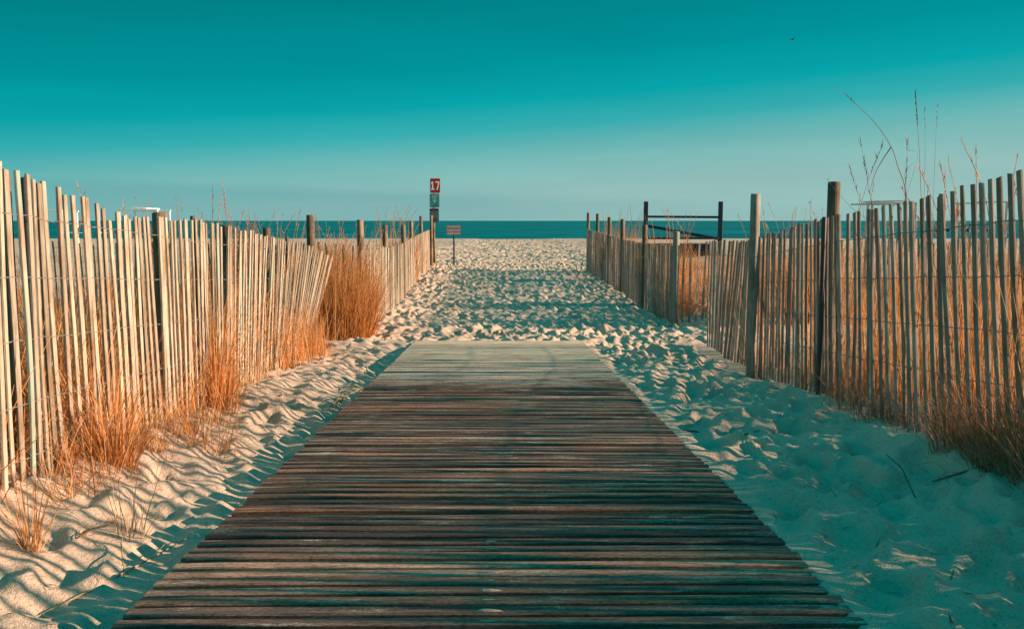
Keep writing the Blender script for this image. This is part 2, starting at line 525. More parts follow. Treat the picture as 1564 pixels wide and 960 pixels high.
# ------------------------------------------------------------------ boardwalk
def make_boardwalk():
    root = empty('boardwalk', (float(board_mid(1.2)), 1.2, CAMZ - hb(1.2)))
    tag(root, 'dark timber slat boardwalk dusted with sand leading down to the beach', 'boardwalk')
    R = root.location
    pr = random.Random(3)
    d = 1.20; pitch = .0772; k = 0
    yaw = math.atan(.103 / 8.69) 
    while d < 8.76:
        dust = max(0, (d - 7.1) / 1.7)
        w = pr.uniform(.050, .0555); th = .040
        if pr.random() < .07: w -= .008
        ln = 2.0 + pr.uniform(-.005, .005)
        nseg = 14
        ph = pr.uniform(0, 6); tilt = pr.gauss(0, .02); crook = pr.gauss(0, .003)
        dz = pr.gauss(0, .0028) - (0.008 if pr.random() < .05 else 0)
        bv = pr.uniform(.002, .005); cup = pr.gauss(0, .0012)
        prof = [(-w / 2, -th), (w / 2, -th), (w / 2, -bv), (w / 2 - bv, 0), (w / 6, cup), (-w / 6, cup), (-w / 2 + bv, .0), (-w / 2, -bv)]
        rings = []
        for s in range(nseg + 1):
            t = s / nseg - .5
            xx = t * ln
            oy = crook * (1 - 4 * t * t) + .0015 * math.sin(ph + 7 * t)
            oz = 0.0
            tl = tilt + .006 * math.sin(ph + 4 * t)
            cut = 0
            if s in (0, nseg): cut = .003
            ring = []
            for (py, pz) in prof:
                py2 = py * math.cos(tl) - pz * math.sin(tl); pz2 = py * math.sin(tl) + pz * math.cos(tl)
                ring.append((xx, py2 * (1 - cut * 5) + oy, pz2 - (cut if pz > -.02 else 0) + oz))
            rings.append([ring[i] for i in (0, 7, 6, 5, 4, 3, 2, 1)])
        mb = MB(); mb.ring_tube(rings)
        o = mb.build('plank', BOARD, root, (float(board_mid(d)) - R.x + pr.uniform(-.004, .004), d - R.y, CAMZ - hb(d) + dz - R.z), smooth=False)
        o.rotation_euler = (math.atan(-.0441), 0, yaw + pr.gauss(0, .0012))
        d += pitch + pr.uniform(-.004, .004); k += 1
    # two broad pale panels at the beach end
    d0 = d + .005
    for (a, b, dz, nm) in ((d0, 9.36, .0, 'end_board'), (9.368, 9.94, .003, 'end_board'), (9.960, 10.45, .004, 'end_board'), (10.458, 10.98, .001, 'end_board')):
        n = 16; rings = []
        for s in range(n + 1):
            t = s / n - .5; xx = t * 2.0
            zz = .0015 * math.sin(5 * t + a)
            h = (b - a) / 2
            rings.append([(xx, -h, -.03 + zz), (xx, -h, -.006 + zz), (xx, -h + .006, zz), (xx, h - .006, zz), (xx, h, -.006 + zz), (xx, h, -.03 + zz)])
        mb = MB(); mb.ring_tube([list(r) for r in rings])
        m = (a + b) / 2
        o = mb.build(nm, PANEL, root, (float(board_mid(m)) - R.x, m - R.y, CAMZ - hb(m) + dz - R.z))
        o.rotation_euler = (math.atan(-.0441), 0, yaw)
        tag(o, 'broad pale sand-dusted board at the beach end')
    # stringers under the slats
    for off in (-.86, .0, .86):
        a = (float(board_mid(1.1)) + off - R.x, 1.1 - R.y, CAMZ - hb(1.1) - .066 - R.z)
        b = (float(board_mid(10.9)) + off - R.x, 10.9 - R.y, CAMZ - hb(10.9) - .066 - R.z)
        mb = MB(); mb.bar(a, b, .07, .05)
        mb.build('stringer', RAIL, root)
    # little ridges of sand caught on the strap between the slats
    d = 2.2
    mb = MB()
    for i in range(14):
        dd = 2.0 + .0772 * i + .036
        w = .05 * (1 - i * .03)
        x = float(board_mid(dd)) - .0 - R.x
        pts = [(x - w, dd - R.y, 0), (x - w * .5, dd - R.y, 0), (x, dd - R.y, 0), (x + w * .5, dd - R.y, 0), (x + w, dd - R.y, 0)]
        pts = [(p[0], p[1], CAMZ - hb(dd) - .006 - R.z) for p in pts]
        mb = MB()
        mb.tube(pts, [.002, .007 + pr.uniform(0, .002), .0085, .0065, .002], 7)
        mb.build('caught_sand', SAND, root, smooth=True)


make_boardwalk()


# ------------------------------------------------------------------ sand fences
class Path:
    def __init__(self, pts):
        # smooth polyline
        p = [Vector((a, b, 0)) for a, b in pts]
        out = []
        for i in range(len(p) - 1):
            p0 = p[max(i - 1, 0)]; p1 = p[i]; p2 = p[i + 1]; p3 = p[min(i + 2, len(p) - 1)]
            for s in range(12):
                t = s / 12
                out.append(.5 * ((2 * p1) + (p2 - p0) * t + (2 * p0 - 5 * p1 + 4 * p2 - p3) * t * t + (3 * p1 - p0 - 3 * p2 + p3) * t ** 3))
        out.append(p[-1]); self.p = out
        self.s = [0]
        for a, b in zip(out, out[1:]): self.s.append(self.s[-1] + (b - a).length)
        self.len = self.s[-1]

    def at(self, s):
        i = min(max(int(np.searchsorted(self.s, s)) - 1, 0), len(self.p) - 2)
        t = (s - self.s[i]) / (self.s[i + 1] - self.s[i])
        d = (self.p[i + 1] - self.p[i])
        return self.p[i] + d * t, d.normalized()


def picket_mesh(h, w, th, pr, segs=9, bury=.22):
    """one rough-sawn picket: width on local x, thickness on local y"""
    rings = []
    ph = pr.uniform(0, 6); bow = pr.gauss(0, .006); bow2 = pr.gauss(0, .004)
    slant = pr.gauss(0, .002)
    for i in range(segs + 1):
        t = i / segs
        z = -bury + (h + bury) * t
        ww = w * (1 + pr.gauss(0, .035)) * (1 - .06 * (i == segs)); tt = th * (1 + pr.gauss(0, .06))
        ox = bow * math.sin(PI * t) + .002 * math.sin(ph + 9 * t); oy = bow2 * math.sin(PI * t)
        k = .0022
        ring = [(-ww / 2 + k, -tt / 2), (ww / 2 - k, -tt / 2), (ww / 2, -tt / 2 + k), (ww / 2, tt / 2 - k), (ww / 2 - k, tt / 2), (-ww / 2 + k, tt / 2), (-ww / 2, tt / 2 - k), (-ww / 2, -tt / 2 + k)]
        rings.append([(x + ox, y + oy, z + (slant * x / (w / 2) if i == segs else 0)) for x, y in ring])
    mb = MB(); mb.ring_tube(rings)
    return mb


def sand_fence(name, label, pts, pitch, height, lean, mat, seed, wires=(.07, .27, .47, .68, .89), width=.035, out_lean=None, cap=100, group='slatted sand fences', toward=1, dense=None, twist0=0.0):
    """height(s01,y), lean(y): radians along the fence (+ = away along the path)"""
    pr = random.Random(seed)
    P = Path(pts)
    p0, _ = P.at(0)
    root = empty(name, (p0.x, p0.y, gz(p0.x, p0.y)))
    tag(root, label, 'sand fence', group)
    R = root.location
    n = int(P.len / pitch)
    items = []
    s = 0
    while s < P.len:
        p, t = P.at(s)
        items.append((s, p, t))
        s += pitch * pr.uniform(.88, 1.12) * (dense(p.y) if dense else 1)
        if pr.random() < .03: s += pitch * .3
    frames = []
    for (s, p, t) in items:
        nrm = Vector((t.y, -t.x, 0)) * toward          # towards the path
        lf = lean(s / P.len, p.y) + pr.gauss(0, .012)
        lo = (out_lean(s / P.len, p.y) if out_lean else 0) + pr.gauss(0, .007)
        up = (Vector((0, 0, 1)) + t * math.tan(lf) + nrm * math.tan(lo)).normalized()
        h = height(s / P.len, p.y) + pr.gauss(0, .007)
        if pr.random() < .03: h -= pr.uniform(.02, .06)
        frames.append((p, t, nrm, up, h))
    order = sorted(range(len(frames)), key=lambda i: (frames[i][0] - Vector((0, 0, 0))).length)
    vis = [i for i in order if abs(frames[i][0].x) / max(frames[i][0].y, .1) < .62]
    own = set(vis[:cap])
    rest = MB()
    for i, (p, t, nrm, up, h) in enumerate(frames):
        w = width * pr.uniform(.85, 1.12)
        far = p.y > 14
        mb = picket_mesh(h, w, .011 * pr.uniform(.85, 1.3), pr, 4 if far else 9)
        # orient: local x along fence tangent (orthogonalised), z along up
        twist = twist0 + pr.gauss(0, .08)
        xa = (t - up * t.dot(up)).normalized(); ya = up.cross(xa).normalized()
        xa, ya = xa * math.cos(twist) + ya * math.sin(twist), ya * math.cos(twist) - xa * math.sin(twist)
        base = Vector((p.x, p.y, float(ground_z(p.x, p.y))))
        if i in own:
            from mathutils import Matrix
            M = Matrix((xa, ya, up)).transposed()
            o = mb.build('picket', mat, root, base - R)
            o.rotation_euler = M.to_euler()
        else:
            b = len(rest.v)
            for (x, y, z) in mb.v:
                q = base - R + xa * x + ya * y + up * z
                rest.v.append(tuple(q))
            rest.f += [tuple(b + k for k in f) for f in mb.f]
    if rest.v:
        o = rest.build('picket_row', mat, root)
        tag(o, kind='stuff')
    # twisted wires: two strands woven round every picket
    for fr in wires:
        mb = MB()
        jit = pr.uniform(-.01, .01)
        zj = [pr.gauss(0, .003) for _ in frames]
        for strand in (1, -1):
            line = []
            for i, (p, t, nrm, up, h) in enumerate(frames):
                base = Vector((p.x, p.y, float(ground_z(p.x, p.y))))
                zz = (fr + jit) * 1.17 + zj[i]
                if zz > h - .03: zz = h - .03
                sgn = strand if i % 2 else -strand
                c = base + up * zz
                line.append(c + nrm * .0080 * sgn - R)
                if i + 1 < len(frames):
                    p2, t2, n2, up2, h2 = frames[i + 1]
                    b2 = Vector((p2.x, p2.y, float(ground_z(p2.x, p2.y))))
                    m = (c + b2 + up2 * min((fr + jit) * 1.17 + zj[i + 1], h2 - .03)) / 2
                    line.append(m - R + Vector((0, 0, .001 * strand - .002)))
            far = frames[0][0].y > 12
            mb.tube(line, .0015 if not far else .0022, 3 if far else 4, cap=False)
        mb.build('wire', WIRE, root)
    return root, P


def add_post(root, x, y, top_above, r=.042, mat=None, lean=(0, 0), name='post', sink=.3):
    pr = random.Random(int(x * 1000 + y * 77))
    z0 = gz(x, y)
    rings = []; n = 14
    hs = [-sink] + [top_above * i / 7 for i in range(8)]
    wob = [pr.uniform(.95, 1.05) for _ in range(n)]
    for i, h in enumerate(hs):
        k = 1 - .04 * i / 8
        rings.append([(r * k * wob[j] * (1 + pr.gauss(0, .012)) * math.cos(2 * PI * j / n) + lean[0] * max(h, 0), r * k * wob[j] * math.sin(2 * PI * j / n) + lean[1] * max(h, 0), h) for j in range(n)])
    rings.append([(v[0] * 1 - (v[0] - lean[0] * top_above) * .14, v[1] - (v[1] - lean[1] * top_above) * .14, top_above + .006 + pr.gauss(0, .002)) for v in rings[-1]])
    mb = MB(); mb.ring_tube(rings)
    R = root.location
    o = mb.build(name, mat or POSTW, root, (x - R.x, y - R.y, z0 - R.z), smooth=True)
    for p in o.data.polygons:
        if len(p.vertices) > 4: p.use_smooth = False
    return o


I = np.interp
# pale fence lit by the sun, beside the near sand
fence_a, PA = sand_fence('sand_fence', 'sunlit pale sand fence beside the boardwalk, its far end slumping over sideways',
    [(-1.86, 2.55), (-1.925, 3.46), (-1.95, 4.6), (-1.985, 5.8), (-2.08, 7.95), (-2.27, 10.15)], .0745,
    lambda t, y: float(I(y, [2.5, 3.46, 4.2, 4.7, 5.8, 7.95, 8.6, 10.6], [1.23, 1.23, 1.17, 1.12, 1.18, 1.15, 1.16, 1.12])),
    lambda t, y: float(I(y, [2.5, 3.5, 4, 5, 6, 7.5, 8.5, 10.6], [.03, .0, -.06, -.06, .0, .10, .22, .56])),
    PICKET_L, 11, out_lean=lambda t, y: float(I(y, [2, 6, 8, 10.6], [.0, .01, .05, .28])), toward=1, width=.032)
# silvery fence in its own shade, across the boardwalk
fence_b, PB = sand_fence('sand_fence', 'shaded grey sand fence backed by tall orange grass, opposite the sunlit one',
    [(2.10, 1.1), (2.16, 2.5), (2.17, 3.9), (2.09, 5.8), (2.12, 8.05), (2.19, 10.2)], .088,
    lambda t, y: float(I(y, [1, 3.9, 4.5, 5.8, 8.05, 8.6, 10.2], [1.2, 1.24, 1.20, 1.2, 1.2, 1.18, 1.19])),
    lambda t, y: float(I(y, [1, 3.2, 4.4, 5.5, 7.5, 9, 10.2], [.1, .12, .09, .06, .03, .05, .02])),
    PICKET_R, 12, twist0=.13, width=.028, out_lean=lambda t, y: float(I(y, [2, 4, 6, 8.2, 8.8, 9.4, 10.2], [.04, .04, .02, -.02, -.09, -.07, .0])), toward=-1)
# far sections beside the sandy path
fence_c, PC = sand_fence('sand_fence', 'pale sand fence running from the rusty grass clump to the number 17 sign',
    [(-2.08, 13.0), (-2.06, 15.8), (-2.32, 21.4), (-2.78, 31.2)], .076,
    lambda t, y: float(I(y, [13, 15, 16.5, 20, 25, 31], [1.16, 1.08, 1.06, 1.10, 1.16, 1.2])),
    lambda t, y: .05 * math.sin(y * 1.1) + float(I(y, [13, 16, 18, 31], [0, .06, .02, 0])), PICKET_L, 13)
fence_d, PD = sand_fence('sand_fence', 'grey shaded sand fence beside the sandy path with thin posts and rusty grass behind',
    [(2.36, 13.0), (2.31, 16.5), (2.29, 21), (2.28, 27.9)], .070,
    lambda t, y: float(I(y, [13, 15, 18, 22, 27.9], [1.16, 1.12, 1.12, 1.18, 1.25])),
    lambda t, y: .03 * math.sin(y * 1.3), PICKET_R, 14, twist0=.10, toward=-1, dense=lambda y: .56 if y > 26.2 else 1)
# cross sections behind the two openings
fence_e, PE = sand_fence('sand_fence', 'low sand fence section across the dune behind the leaning pale fence',
    [(-2.5, 14.4), (-3.6, 14.5), (-5.4, 14.9), (-7.6, 15.2)], .095, lambda t, y: 1.12 + .03 * math.sin(t * 20), lambda t, y: .04 * math.sin(t * 15), PICKET_L, 15)
fence_f, PF = sand_fence('sand_fence', 'sand fence section turning inland behind the green-grey corner post',
    [(2.42, 13.5), (3.3, 13.6), (4.6, 13.9), (6.6, 14.3), (8.6, 14.8)], .105, lambda t, y: 1.16 + .02 * math.sin(t * 17), lambda t, y: .03 * math.sin(t * 19), PICKET_R, 16, toward=-1)
fence_g, PG = sand_fence('sand_fence', 'tiny distant sand fence crossing the grassy dune below the sea horizon',
    [(12.5, 31), (16, 30.4), (20, 30.6), (24, 31)], .19, lambda t, y: .95 + .05 * math.sin(t * 30), lambda t, y: .05 * math.sin(t * 40), PICKET_L, 17, wires=(.3, .8), width=.07, toward=-1)

# posts ----------------------------------------------------------------
def post_px(root, px, top_py, den, lat_shift=0, r=.042, mat=None, name='post', **kw):
    q = W(px, top_py, den)
    return add_post(root, q.x, q.y, q.z - gz(q.x, q.y), r, mat, name=name, **kw)

post_px(fence_a, 3, 268, 3.75, r=.033)
post_px(fence_a, 244, 326, 5.45, r=.045)
post_px(fence_a, 346, 345, 6.85, r=.042)
post_px(fence_a, 407, 349, 8.4, r=.036)
post_px(fence_a, 474, 329, 10.0, r=.046)
post_px(fence_a, 294, 331, 5.80, r=.016, mat=STAKE, name='stake')
post_px(fence_a, 37, 273, 3.72, r=.014, mat=STAKE, name='stake')
post_px(fence_a, 438, 362, 8.85, r=.018, mat=STAKE, name='stake')
post_px(fence_a, 481, 462, 10.8, r=.026, mat=STAKE, name='stake')
post_px(fence_b, 1274, 279, 6.13, r=.044)
post_px(fence_b, 1154, 297, 7.68, r=.042, mat=POSTG)
post_px(fence_b, 1259, 333, 5.98, r=.016, mat=STAKE, name='stake')
post_px(fence_c, 550, 336, 12.9, r=.048)
post_px(fence_c, 588, 345, 15.3, r=.045)
post_px(fence_c, 616, 344, 18.2, r=.045)
post_px(fence_c, 628, 338, 21.2, r=.045)
post_px(fence_c, 643, 330, 25.3, r=.05)
post_px(fence_c, 658.5, 329, 30.6, r=.05)
post_px(fence_d, 898.5, 325, 27.9, r=.048)
post_px(fence_d, 912.8, 326.5, 24.8, r=.045)
post_px(fence_d, 931, 332, 21.7, r=.047)
post_px(fence_d, 951, 335, 19.1, r=.047)
post_px(fence_d, 985, 344, 16.0, r=.046)
tag(post_px(fence_d, 1033, 354, 13.0, r=.048, mat=GREENP), 'green-grey weathered corner post')


# ------------------------------------------------------------------ grass
def blades(pos, hd, height, lean, curve, width, segs=4, wdir=None):
    """ribbons: pos (n,3), heading angle, height, lean (rad), extra bend (rad)"""
    n = len(pos)
    lv = np.linspace(0, 1, segs + 1)
    v = np.zeros((n, segs + 1, 2, 3), dtype=np.float32)
    p = np.array(pos, dtype=np.float64).copy()
    hx, hy = np.cos(hd), np.sin(hd)
    wa = hd + PI / 2 + rng.uniform(-1.2, 1.2, n) if wdir is None else wdir
    wx, wy = np.cos(wa), np.sin(wa)
    step = height / segs
    for k in range(segs + 1):
        wk = width * (1 - lv[k] ** 1.6) * .5 + .0004
        v[:, k, 0] = p + np.stack([wx * wk, wy * wk, 0 * wk], -1)
        v[:, k, 1] = p - np.stack([wx * wk, wy * wk, 0 * wk], -1)
        a = lean + curve * (k + .5) / segs
        p = p + np.stack([hx * np.sin(a) * step, hy * np.sin(a) * step, np.cos(a) * step], -1)
    b = np.arange(n)[:, None] * (segs + 1) * 2 + np.arange(segs)[None, :] * 2
    f = np.stack([b, b + 1, b + 3, b + 2], -1).reshape(-1, 4)
    return v.reshape(-1, 3), f


def field(name, mat, parts, label, kind=None, cat=None, group=None, origin=None):
    vs, fs, c = [], [], 0
    for v, f in parts:
        vs.append(v); fs.append(f + c); c += len(v)
    v = np.concatenate(vs); f = np.concatenate(fs)
    o0 = np.array(origin if origin is not None else (0, 0, 0), dtype=np.float32)
    o = link(name, mesh_arrays(name, v - o0, f), mat, loc=tuple(float(a) for a in o0))
    tag(o, label, cat, group, kind)
    return o


def scatter(n, xr, yr, hr, lean=.25, curve=.5, width=(.003, .006), dens=None, clump=None, segs=4, fence=None):
    """n blades over a patch; dens(x,y) keeps some"""
    x = rng.uniform(*xr, n); y = rng.uniform(*yr, n)
    if clump:
        k = clump[0]
        cx = rng.uniform(*xr, k); cy = rng.uniform(*yr, k); i = rng.integers(0, k, n)
        r = np.abs(rng.normal(0, clump[1], n)); a = rng.uniform(0, 2 * PI, n)
        m = rng.random(n) < clump[2]
        x = np.where(m, cx[i] + r * np.cos(a), x); y = np.where(m, cy[i] + r * np.sin(a), y)
    if dens is not None:
        keep = rng.random(n) < dens(x, y); x, y = x[keep], y[keep]
    n = len(x)
    z = np.array([gz(a, b) for a, b in zip(x, y)]) - .01
    h = rng.uniform(hr[0], hr[1], n) * rng.uniform(.75, 1.0, n)
    return blades(np.stack([x, y, z], -1), rng.uniform(0, 2 * PI, n), h, np.abs(rng.normal(0, lean, n)), rng.normal(0, curve, n) ** 2 * 1.0, rng.uniform(*width, n), segs)


def tuft(cx, cy, r, n, hr, lean=.2, curve=.4, width=(.003, .006), bias=None, segs=5):
    a = rng.uniform(0, 2 * PI, n); q = r * np.sqrt(rng.random(n))
    x = cx + q * np.cos(a); y = cy + q * np.sin(a)
    z = np.array([gz(i, j) for i, j in zip(x, y)]) - .015
    h = rng.uniform(*hr, n)
    hd = a + rng.normal(0, .6, n)
    ln = np.abs(rng.normal(0, lean, n)) * (.4 + q / r)
    if bias is not None:
        hd = np.where(rng.random(n) < .6, bias + rng.normal(0, .5, n), hd)
    return blades(np.stack([x, y, z], -1), hd, h, ln, np.abs(rng.normal(0, curve, n)), rng.uniform(*width, n), segs)


def stalk(base, pts, r0=.003, head=.3, nh=26, hl=(.02, .05)):
    """reed with a feathery seed head over the last part; pts relative to base"""
    P = [Vector(base) + Vector(p) for p in pts]
    # smooth
    Q = []
    for i in range(len(P) - 1):
        p0 = P[max(i - 1, 0)]; p1 = P[i]; p2 = P[i + 1]; p3 = P[min(i + 2, len(P) - 1)]
        for s in range(5):
            t = s / 5
            Q.append(.5 * ((2 * p1) + (p2 - p0) * t + (2 * p0 - 5 * p1 + 4 * p2 - p3) * t * t + (3 * p1 - p0 - 3 * p2 + p3) * t ** 3))
    Q.append(P[-1])
    v = []; f = []
    n = 4
    for i, p in enumerate(Q):
        t = (Q[min(i + 1, len(Q) - 1)] - Q[max(i - 1, 0)]).normalized()
        u = t.cross(Vector((0, 1, 0.13))).normalized(); w = t.cross(u)
        r = r0 * (1 - .75 * i / len(Q))
        for j in range(n):
            v.append(p + (u * math.cos(2 * PI * j / n) + w * math.sin(2 * PI * j / n)) * r)
        if i:
            for j in range(n):
                a = (i - 1) * n + j; c = (i - 1) * n + (j + 1) % n
                f.append((a, c, c + n, a + n))
    parts = [(np.array([tuple(a) for a in v], dtype=np.float32), np.array(f, dtype=np.int32))]
    if nh:
        k = np.sort(rng.uniform(1 - head, 1, nh)) * (len(Q) - 1)
        i = np.floor(k).astype(int).clip(0, len(Q) - 2)
        pos = np.array([tuple(Q[a] + (Q[a + 1] - Q[a]) * (b - a)) for a, b in zip(i, k)])
        dr = np.array([tuple((Q[a + 1] - Q[a]).normalized()) for a in i])
        base_a = np.arctan2(dr[:, 1], dr[:, 0]); tilt = np.arccos(np.clip(dr[:, 2], -1, 1))
        parts.append(blades(pos, base_a + rng.normal(0, .9, nh), rng.uniform(*hl, nh), np.abs(tilt + rng.normal(0, .3, nh)), rng.normal(0, .3, nh), rng.uniform(.002, .0045, nh), 2))
    return parts


def wild_stalks(n, xr, yr, hr, lean=.2, r0=.002, nh=16):
    out = []
    for _ in range(n):
        x = random.uniform(*xr); y = random.uniform(*yr); h = random.uniform(*hr)
        a = random.uniform(0, 2 * PI); l = abs(random.gauss(0, lean)); b = random.uniform(0, .35)
        dx, dy = math.cos(a), math.sin(a)
        pts = [(0, 0, -.02), (dx * l * h * .3, dy * l * h * .3, h * .4), (dx * h * (l * .7 + b * .1), dy * h * (l * .7 + b * .1), h * .75), (dx * h * (l + b * .35), dy * h * (l + b * .35), h * (1 - b * .12))]
        out += stalk((x, y, gz(x, y)), pts, r0, .28, nh)
    return out


# behind the shaded fence: thick bank close to the camera, thinner further on
bank = lambda x, y: np.interp(y, [0, 1.2, 3.4, 4.4, 7, 7.6, 8.2], [.8, 1, 1, .95, .95, .7, .4]) * np.interp(x, [2.1, 2.25, 3.0, 3.8], [.35, 1, .8, .3])
field('dune_grass', GRASS_GOLD, [
    scatter(2600, (2.16, 3.5), (1.0, 3.8), (.25, .66), .22, .55, (.003, .0065), bank, (30, .10, .75)),
    scatter(3600, (2.16, 3.5), (3.7, 8.6), (.2, .56), .22, .55, (.003, .0065), bank, (70, .10, .75)),
    scatter(1500, (2.2, 3.4), (1.0, 3.9), (.7, 1.08), .15, .4, (.003, .006), bank, (24, .09, .8)),
    scatter(800, (2.2, 3.0), (3.9, 9.0), (.6, 1.0), .15, .4, (.003, .006), bank, (30, .07, .9)),
    scatter(700, (2.2, 3.4), (1.0, 3.9), (.9, 1.25), .14, .35, (.003, .006), None, (22, .08, .8)),
], 'dense orange dry grass banked behind the shaded grey fence', kind='stuff')
field('dune_grass', GRASS_RUST, wild_stalks(130, (2.25, 4.2), (2.8, 10.5), (1.05, 1.6), .18, .0038, 16), 'thin rusty reed stalks standing above the orange grass', kind='stuff')

field('dune_grass', GRASS_UMBER, [scatter(1300, (2.0, 2.3), (2.6, 6.4), (.10, .36), .5, .8, (.002, .0045), None, (44, .06, .85))], 'short umber grass fringing the foot of the shaded grey fence', kind='stuff')

# behind the sunlit fence: shorter and patchy
lb = lambda x, y: np.interp(y, [2.5, 4.2, 5.8, 7.5, 12], [1, 1, .9, .6, .4])
field('dune_grass', GRASS_GOLD, [
    scatter(5600, (-2.55, -1.97), (2.7, 10.2), (.25, .65), .3, .8, (.003, .006), lb, (95, .10, .7)),
    scatter(1100, (-2.05, -1.76), (2.9, 5.6), (.08, .36), .5, .9, (.002, .005), lb, (30, .06, .85)),
    scatter(5200, (-2.75, -2.03), (3.2, 9.6), (.45, 1.0), .22, .5, (.003, .006), lb, (26, .09, .85)),
], 'patchy orange dry grass growing through the foot of the sunlit fence', kind='stuff')
field('dune_grass', GRASS_RUST, wild_stalks(70, (-3.8, -2.1), (7.0, 12), (1.1, 1.62), .2, .004, 16), 'thin dry stalks rising above the sunlit fence', kind='stuff')

# dune behind, both sides
far_w = (.006, .012)
field('dune_grass', GRASS_RUST, [
    scatter(3600, (-9.5, -2.7), (8, 20), (.25, .65), .3, .6, far_w, None, (110, .16, .9)),
    scatter(2600, (-7.5, -2.5), (14.5, 31), (.5, 1.0), .22, .4, far_w, None, (44, .2, .92)),
], 'rusty grass clumps scattered over the dune beyond the pale fences', kind='stuff')
field('dune_grass', GRASS_RUST, [
    scatter(4600, (4.6, 12), (7.5, 22), (.3, .8), .3, .6, far_w, None, (95, .17, .9)),
    scatter(3200, (2.5, 8.5), (13.75, 15.6), (.45, 1.05), .2, .4, (.005, .010), None, (50, .14, .8)),
    scatter(2200, (2.6, 9), (14.6, 28), (.35, .8), .22, .4, far_w, None, (44, .2, .92)),
    scatter(5200, (6, 24), (14, 36), (.35, .8), .3, .5, (.01, .018), None, (170, .3, .85)),
    scatter(6500, (3.4, 8.5), (3.0, 8.6), (.35, .85), .24, .5, (.004, .009), None, (120, .16, .85)),
    scatter(4200, (3.5, 7.0), (3.4, 9.5), (.7, 1.12), .24, .5, (.004, .009), None, (120, .16, .85)),
], 'rusty grass clumps scattered over the dune beyond the shaded fences', kind='stuff')
field('dune_grass', GRASS_BROWN, [
    scatter(7000, (-9, -2.15), (3.2, 13), (.1, .5), .5, .7, (.003, .007), None, (150, .2, .7)),
    scatter(2500, (-12, -3), (9, 18), (.2, .6), .4, .6, (.006, .012), None, (60, .25, .9)),
    scatter(1600, (-24, -6), (16, 40), (.25, .6), .35, .5, (.01, .018), None, (70, .35, .9)),
], 'brown brittle undergrowth and low grass on the sand past the sunlit fence', kind='stuff')

G = 'clumps of dry beach grass'
def clump_thing(label, mat, parts, at):
    return field('grass_clump', mat, parts, label, cat='grass clump', group=G, origin=(at[0], at[1], gz(*at)))

q = (-2.24, 11.9)
clump_thing('big rusty grass clump filling the gap at the slumping end of the pale fence', GRASS_RUST,
    [tuft(q[0], q[1], .44, 2300, (.25, 1.34), .15, .45, (.004, .009)), tuft(q[0] - .1, q[1] + .5, .4, 900, (.6, 1.05), .14, .3, (.004, .008)), tuft(q[0], q[1] - .1, .36, 420, (.1, .4), .5, .6, (.004, .007))]
    + wild_stalks(60, (q[0] - .4, q[0] + .3), (q[1] - .1, q[1] + .9), (1.1, 1.5), .1, .0045, 16), q)
q = (-1.95, 5.93)
clump_thing('tall golden grass clump growing up through the middle of the sunlit fence', GRASS_GOLD,
    [tuft(q[0], q[1], .10, 260, (.25, .97), .13, .55, (.003, .006)), tuft(q[0] + .08, q[1] - .1, .10, 110, (.2, .5), .4, .6, (.003, .005))], q)
q = (-1.80, 4.05)
clump_thing('bright orange grass clump standing in front of the sunlit fence', GRASS_GOLD,
    [tuft(q[0], q[1], .10, 210, (.15, .64), .17, .7, (.003, .0055)), tuft(q[0] + .03, q[1] - .12, .1, 90, (.12, .34), .5, .7, (.002, .004))], q)
q = (-1.62, 3.0)
clump_thing('small orange tuft rooted in bare sand before the sunlit pickets', GRASS_GOLD,
    [tuft(q[0], q[1], .028, 60, (.14, .34), .3, .4, (.002, .004))], q)
q = (-1.43, 3.33)
clump_thing('sparse wispy grass sprig on the sand between pickets and boardwalk', GRASS_PALE,
    [tuft(q[0], q[1], .06, 46, (.10, .34), .35, .4, (.002, .0035))], q)
q = (-1.62, 4.75)
clump_thing('low flattened golden grass clump lying against the sunlit fence foot', GRASS_GOLD,
    [tuft(q[0], q[1], .16, 150, (.10, .36), .7, .7, (.002, .004), bias=.7)], q)
q = (2.62, 19.6)
clump_thing('round orange grass clump showing over the thin posts of the path fence', GRASS_RUST,
    [tuft(q[0] + .1, q[1] + 3.4, .34, 700, (.8, 1.42), .14, .3, (.007, .012))] + wild_stalks(26, (q[0] - .3, q[0] + .6), (q[1] + 3, q[1] + 4), (1.4, 1.95), .14, .006, 12), (q[0] + .1, q[1] + 3.4))
q = (2.72, 16.3)
clump_thing('orange grass clump beside the short bright-edged post near the corner', GRASS_RUST,
    [tuft(q[0], q[1], .3, 700, (.7, 1.32), .14, .3, (.006, .010))] + wild_stalks(20, (q[0] - .3, q[0] + .4), (q[1] - .2, q[1] + .5), (1.3, 1.75), .14, .0055, 12), q)
q = (-2.75, 22.5)
clump_thing('feathery rust grass clump rising behind the pale path fence', GRASS_RUST,
    [tuft(q[0], q[1], .4, 700, (.7, 1.35), .16, .3, (.007, .012))] + wild_stalks(36, (q[0] - .6, q[0] + .4), (q[1] - .4, q[1] + .5), (1.4, 2.0), .14, .0065, 14), q)
q = (-4.35, 14.9)
clump_thing('bushy rust grass clump on the dune above the low cross fence', GRASS_RUST,
    [tuft(q[0], q[1], .5, 800, (.8, 1.42), .2, .4, (.006, .010))] + wild_stalks(20, (q[0] - .5, q[0] + .5), (q[1] - .3, q[1] + .5), (1.4, 1.8), .2, .005, 14), q)
q = (4.2, 13.2)
clump_thing('wispy rust grass clump between the two tall round posts', GRASS_RUST,
    [tuft(q[0], q[1], .35, 520, (.7, 1.3), .2, .35, (.005, .009))] + wild_stalks(22, (q[0] - .4, q[0] + .4), (q[1] - .3, q[1] + .4), (1.3, 1.75), .12, .0045, 14), q)
q = (2.08, 3.75)
